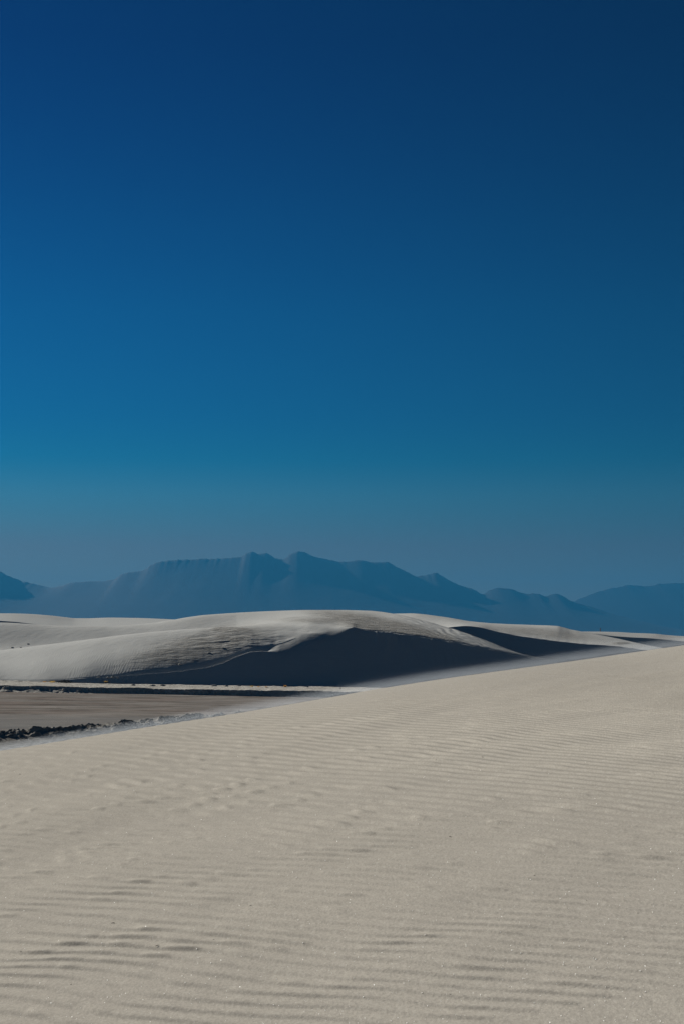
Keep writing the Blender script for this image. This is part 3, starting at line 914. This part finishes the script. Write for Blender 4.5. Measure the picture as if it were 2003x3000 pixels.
# clods of sand along the foot of the dunes and on their flanks
def clod_mesh(seed, w, h):
    n, m = 14, 9
    v, f = [], []
    for j in range(m):
        th = math.pi * 0.5 * j / (m - 1) * 1.15
        for i in range(n):
            ph = 2 * math.pi * i / n
            k = 1 + 0.38 * float(fbm(np.array(math.cos(ph) * 1.3 + seed * 3.1), np.array(math.sin(ph) * 1.3 + th * 1.6), seed, 3))
            v.append((w / 2 * k * math.sin(th) * math.cos(ph), w / 2 * 0.75 * k * math.sin(th) * math.sin(ph), h * k * math.cos(th)))
    for j in range(m - 1):
        for i in range(n):
            i2 = (i + 1) % n
            f.append((j * n + i, j * n + i2, (j + 1) * n + i2, (j + 1) * n + i))
    return v, f
CLODS = [  # px, py of the base, width and height in px, label
    (391, 2008, 14, 7, 'white rounded sand clod alone at the foot of the dark slope'),
    (447, 2009, 26, 5, 'long low pale clod at the slip face foot, left of another long one'),
    (478, 2009, 24, 6, 'long low pale clod at the slip face foot, right of another long one'),
    (628, 2010, 24, 6, 'flat pale clod in front of the darkest slope, widest there'),
    (664, 2011, 16, 6, 'pale clod beside the flat wide one under the dark slope'),
    (702, 2010, 14, 6, 'pale clod just left of the first yellow tuft under the dark slope'),
    (902, 2014, 9, 6, 'small white clod to the right of the yellow tufts'),
    (996, 2017, 10, 5, 'small white clod farthest right at the dune foot'),
    (529, 1947, 16, 7, 'pale clod alone within the shaded hollow above the slip edge'),
    (655, 1898, 14, 2.2, 'pale clod high on the brown flank'),
    (612, 1912, 12, 1.6, 'low clod on the brown flank, below and left of a taller one'),
    (318, 1986, 12, 6, 'grey clod left in the cluster at the tip of the slip edge'),
    (333, 1984, 14, 9, 'tallest clod in the cluster at the tip of the slip edge'),
    (346, 1986, 10, 5, 'grey clod right in the cluster at the tip of the slip edge'),
    (290, 1985, 16, 4, 'low clod on the flank just left of the slip edge cluster'),
    (230, 2028, 11, 8, 'round pale clod fallen at the foot of the cut bank'),
    (188, 2024, 18, 11, 'large rounded clod slumped against the cut bank'),
    (148, 2026, 14, 8, 'middle sized clod at the cut bank left of the large one'),
    (18, 2016, 26, 8, 'pale slab-like clod against the cut bank at the left edge'),
    (24, 2026, 20, 6, 'low pale clod in front of the slab-like one at the left edge'),
    (62, 1898, 9, 4, 'small dark clod behind the lobe crest, upper of a scattered few'),
    (84, 1887, 9, 3, 'small dark clod behind the lobe crest, highest of a scattered few'),
    (37, 1898, 10, 4, 'small dark clod behind the lobe crest, nearest the left edge'),
]
for k, (x_, y_, w_, h_, lab) in enumerate(CLODS):
    l = hit(x_, y_, TREE_FAR)
    if l is None:
        continue
    s_ = l.y / F
    v, f = clod_mesh(200 + k, w_ * s_ * 0.8, h_ * s_ * 0.62)
    o = link_mesh('sand_clod', v, f, M_CLOD)
    o.location = l
    o.rotation_euler.z = rng.uniform(-0.4, 0.4)
    tag(o, lab, 'sand clod', 'loose sand clods about the dune foot and the bank')

# tufts of dry grass and the low scrub at the dune foot
def blades(n, w, h, seed, lean=0.45):
    r = random.Random(seed)
    v, f = [], []
    for _ in range(n):
        a, rr = r.random() * 6.283, math.sqrt(r.random()) * w * 0.30
        bx, by = rr * math.cos(a), rr * math.sin(a) * 0.7
        hh = h * r.uniform(0.5, 1.05) * (1 - 0.5 * rr / (w * 0.30))
        ox, oy = math.cos(a) * w * lean * r.random(), math.sin(a) * w * lean * 0.7 * r.random()
        t = r.uniform(0.006, 0.014)
        ta = r.random() * 3.14
        tx, ty = t * math.cos(ta), t * math.sin(ta)
        k = len(v)
        for q, wd in ((0, 1.0), (0.5, 0.8), (1.0, 0.15)):
            cx, cy, cz = bx + ox * q * q, by + oy * q * q, hh * (q - 0.25 * q * q * q)
            v += [(cx - tx * wd, cy - ty * wd, cz), (cx + tx * wd, cy + ty * wd, cz)]
        f += [(k, k + 1, k + 3, k + 2), (k + 2, k + 3, k + 5, k + 4)]
    return v, f
TUFTS = [
    (312, 2000, 15, 10, 90, M_STRAW, 'orange triangular grass tuft standing alone before the dark hollow'),
    (738, 2012, 12, 7, 70, M_STRAW, 'low yellow grass tuft left of the orange one under the dark slope'),
    (758, 2013, 10, 5, 50, M_RUST, 'small rusty tuft between the yellow and the orange tuft'),
    (780, 2013, 11, 4, 50, M_RUST, 'flat rusty tuft just left of the orange one'),
    (836, 2012, 13, 9, 90, M_RUST, 'orange grass tuft farthest right under the dark slope'),
    (154, 1999, 22, 8, 110, M_STRAW, 'straw coloured tuft against the left end of the dark scrub'),
    (132, 1998, 16, 4, 60, M_RUST, 'thin brownish tuft left of the straw coloured one'),
    (60, 1996, 22, 3, 60, M_BUSH, 'low dark tuft along the lobe foot, right of the one at the edge'),
    (14, 1995, 20, 3, 60, M_BUSH, 'low dark tuft along the lobe foot at the left edge'),
]
for k, (x_, y_, w_, h_, n_, mt, lab) in enumerate(TUFTS):
    l = hit(x_, y_, TREE_FAR)
    s_ = l.y / F
    v, f = blades(n_, w_ * s_, h_ * s_, 300 + k)
    o = link_mesh('grass_tuft', v, f, mt, smooth=False)
    o.location = l
    tag(o, lab, 'grass tuft', 'dry grass tufts along the dune foot')
l = hit(190, 2000, TREE_FAR)
s_ = l.y / F
scrub = bpy.data.objects.new('low_scrub', None)
COL.objects.link(scrub)
scrub.location = l
tag(scrub, 'flat dark brown scrub bush at the foot of the bright lobe', 'bush')
v, f = [], []
r_ = random.Random(77)
for q in range(26):
    a = r_.uniform(-1, 1)
    base = (a * 9 * s_, r_.uniform(-4, 4) * s_, 0.0)
    tip = (a * 26 * s_ + r_.uniform(-3, 3) * s_, r_.uniform(-10, 10) * s_, r_.uniform(3, 7.5) * s_ * (1.1 - abs(a) * 0.6))
    mid = tuple((p + t_) / 2 + (0, 0, 1.2 * s_)[i] for i, (p, t_) in enumerate(zip(base, tip)))
    tv, tf = tube([base, mid, tip], [0.012, 0.009, 0.004], 5)
    f += [tuple(len(v) + j for j in fc) for fc in tf]
    v += [tuple(p) for p in tv]
link_mesh('stems', v, f, M_TWIG, parent=scrub)
v, f = [], []
for q in range(700):
    a, b, c = r_.gauss(0, 0.42), r_.gauss(0, 0.42), r_.random()
    x_, y_ = a * 27 * s_, b * 14 * s_
    z_ = max(0.01, c * 8.5 * s_ * max(0.0, 1 - a * a - b * b))
    if a * a + b * b > 1:
        continue
    z_ = max(z_, 0.01)
    d = r_.uniform(0.02, 0.045)
    u = [r_.uniform(-1, 1) for _ in range(6)]
    k = len(v)
    v += [(x_ - d * u[0], y_ - d * u[1], z_ - d * 0.3 * u[2]), (x_ + d * u[3], y_ - d * u[4] * 0.5, z_), (x_ + d * u[0], y_ + d * u[1], z_ + d * 0.6), (x_ - d * u[3], y_ + d * u[4] * 0.5, z_ + 0.4 * d)]
    f.append((k, k + 1, k + 2, k + 3))
link_mesh('foliage', v, f, M_BUSH, parent=scrub, smooth=False)

# the thin post on the skyline
bx_, by_, bz_ = at(1757, 1851, 331.0)
bx_, by_, bz_ = float(bx_), float(by_), float(bz_)
top_h = 11.5 * 331.0 / F
pv, pf = [], []
for zz, wd in ((-0.6, 0.075), (0.0, 0.075), (top_h * 0.6, 0.070), (top_h * 0.96, 0.066), (top_h, 0.045)):
    for sx, sy in ((-1, -1), (1, -1), (1, 1), (-1, 1)):
        pv.append((sx * wd + 0.012 * zz, sy * wd, zz))
for i in range(4):
    for k in range(4):
        k2 = (k + 1) % 4
        pf.append((4 * i + k, 4 * i + k2, 4 * i + 4 + k2, 4 * i + 4 + k))
pf += [(16, 17, 18, 19), (3, 2, 1, 0)]
po = link_mesh('wooden_post', pv, pf, M_POST, smooth=False)
po.location = (bx_, by_, bz_)
tag(po, 'thin dark reddish post standing on the far right dune crest against the mountains', 'post')
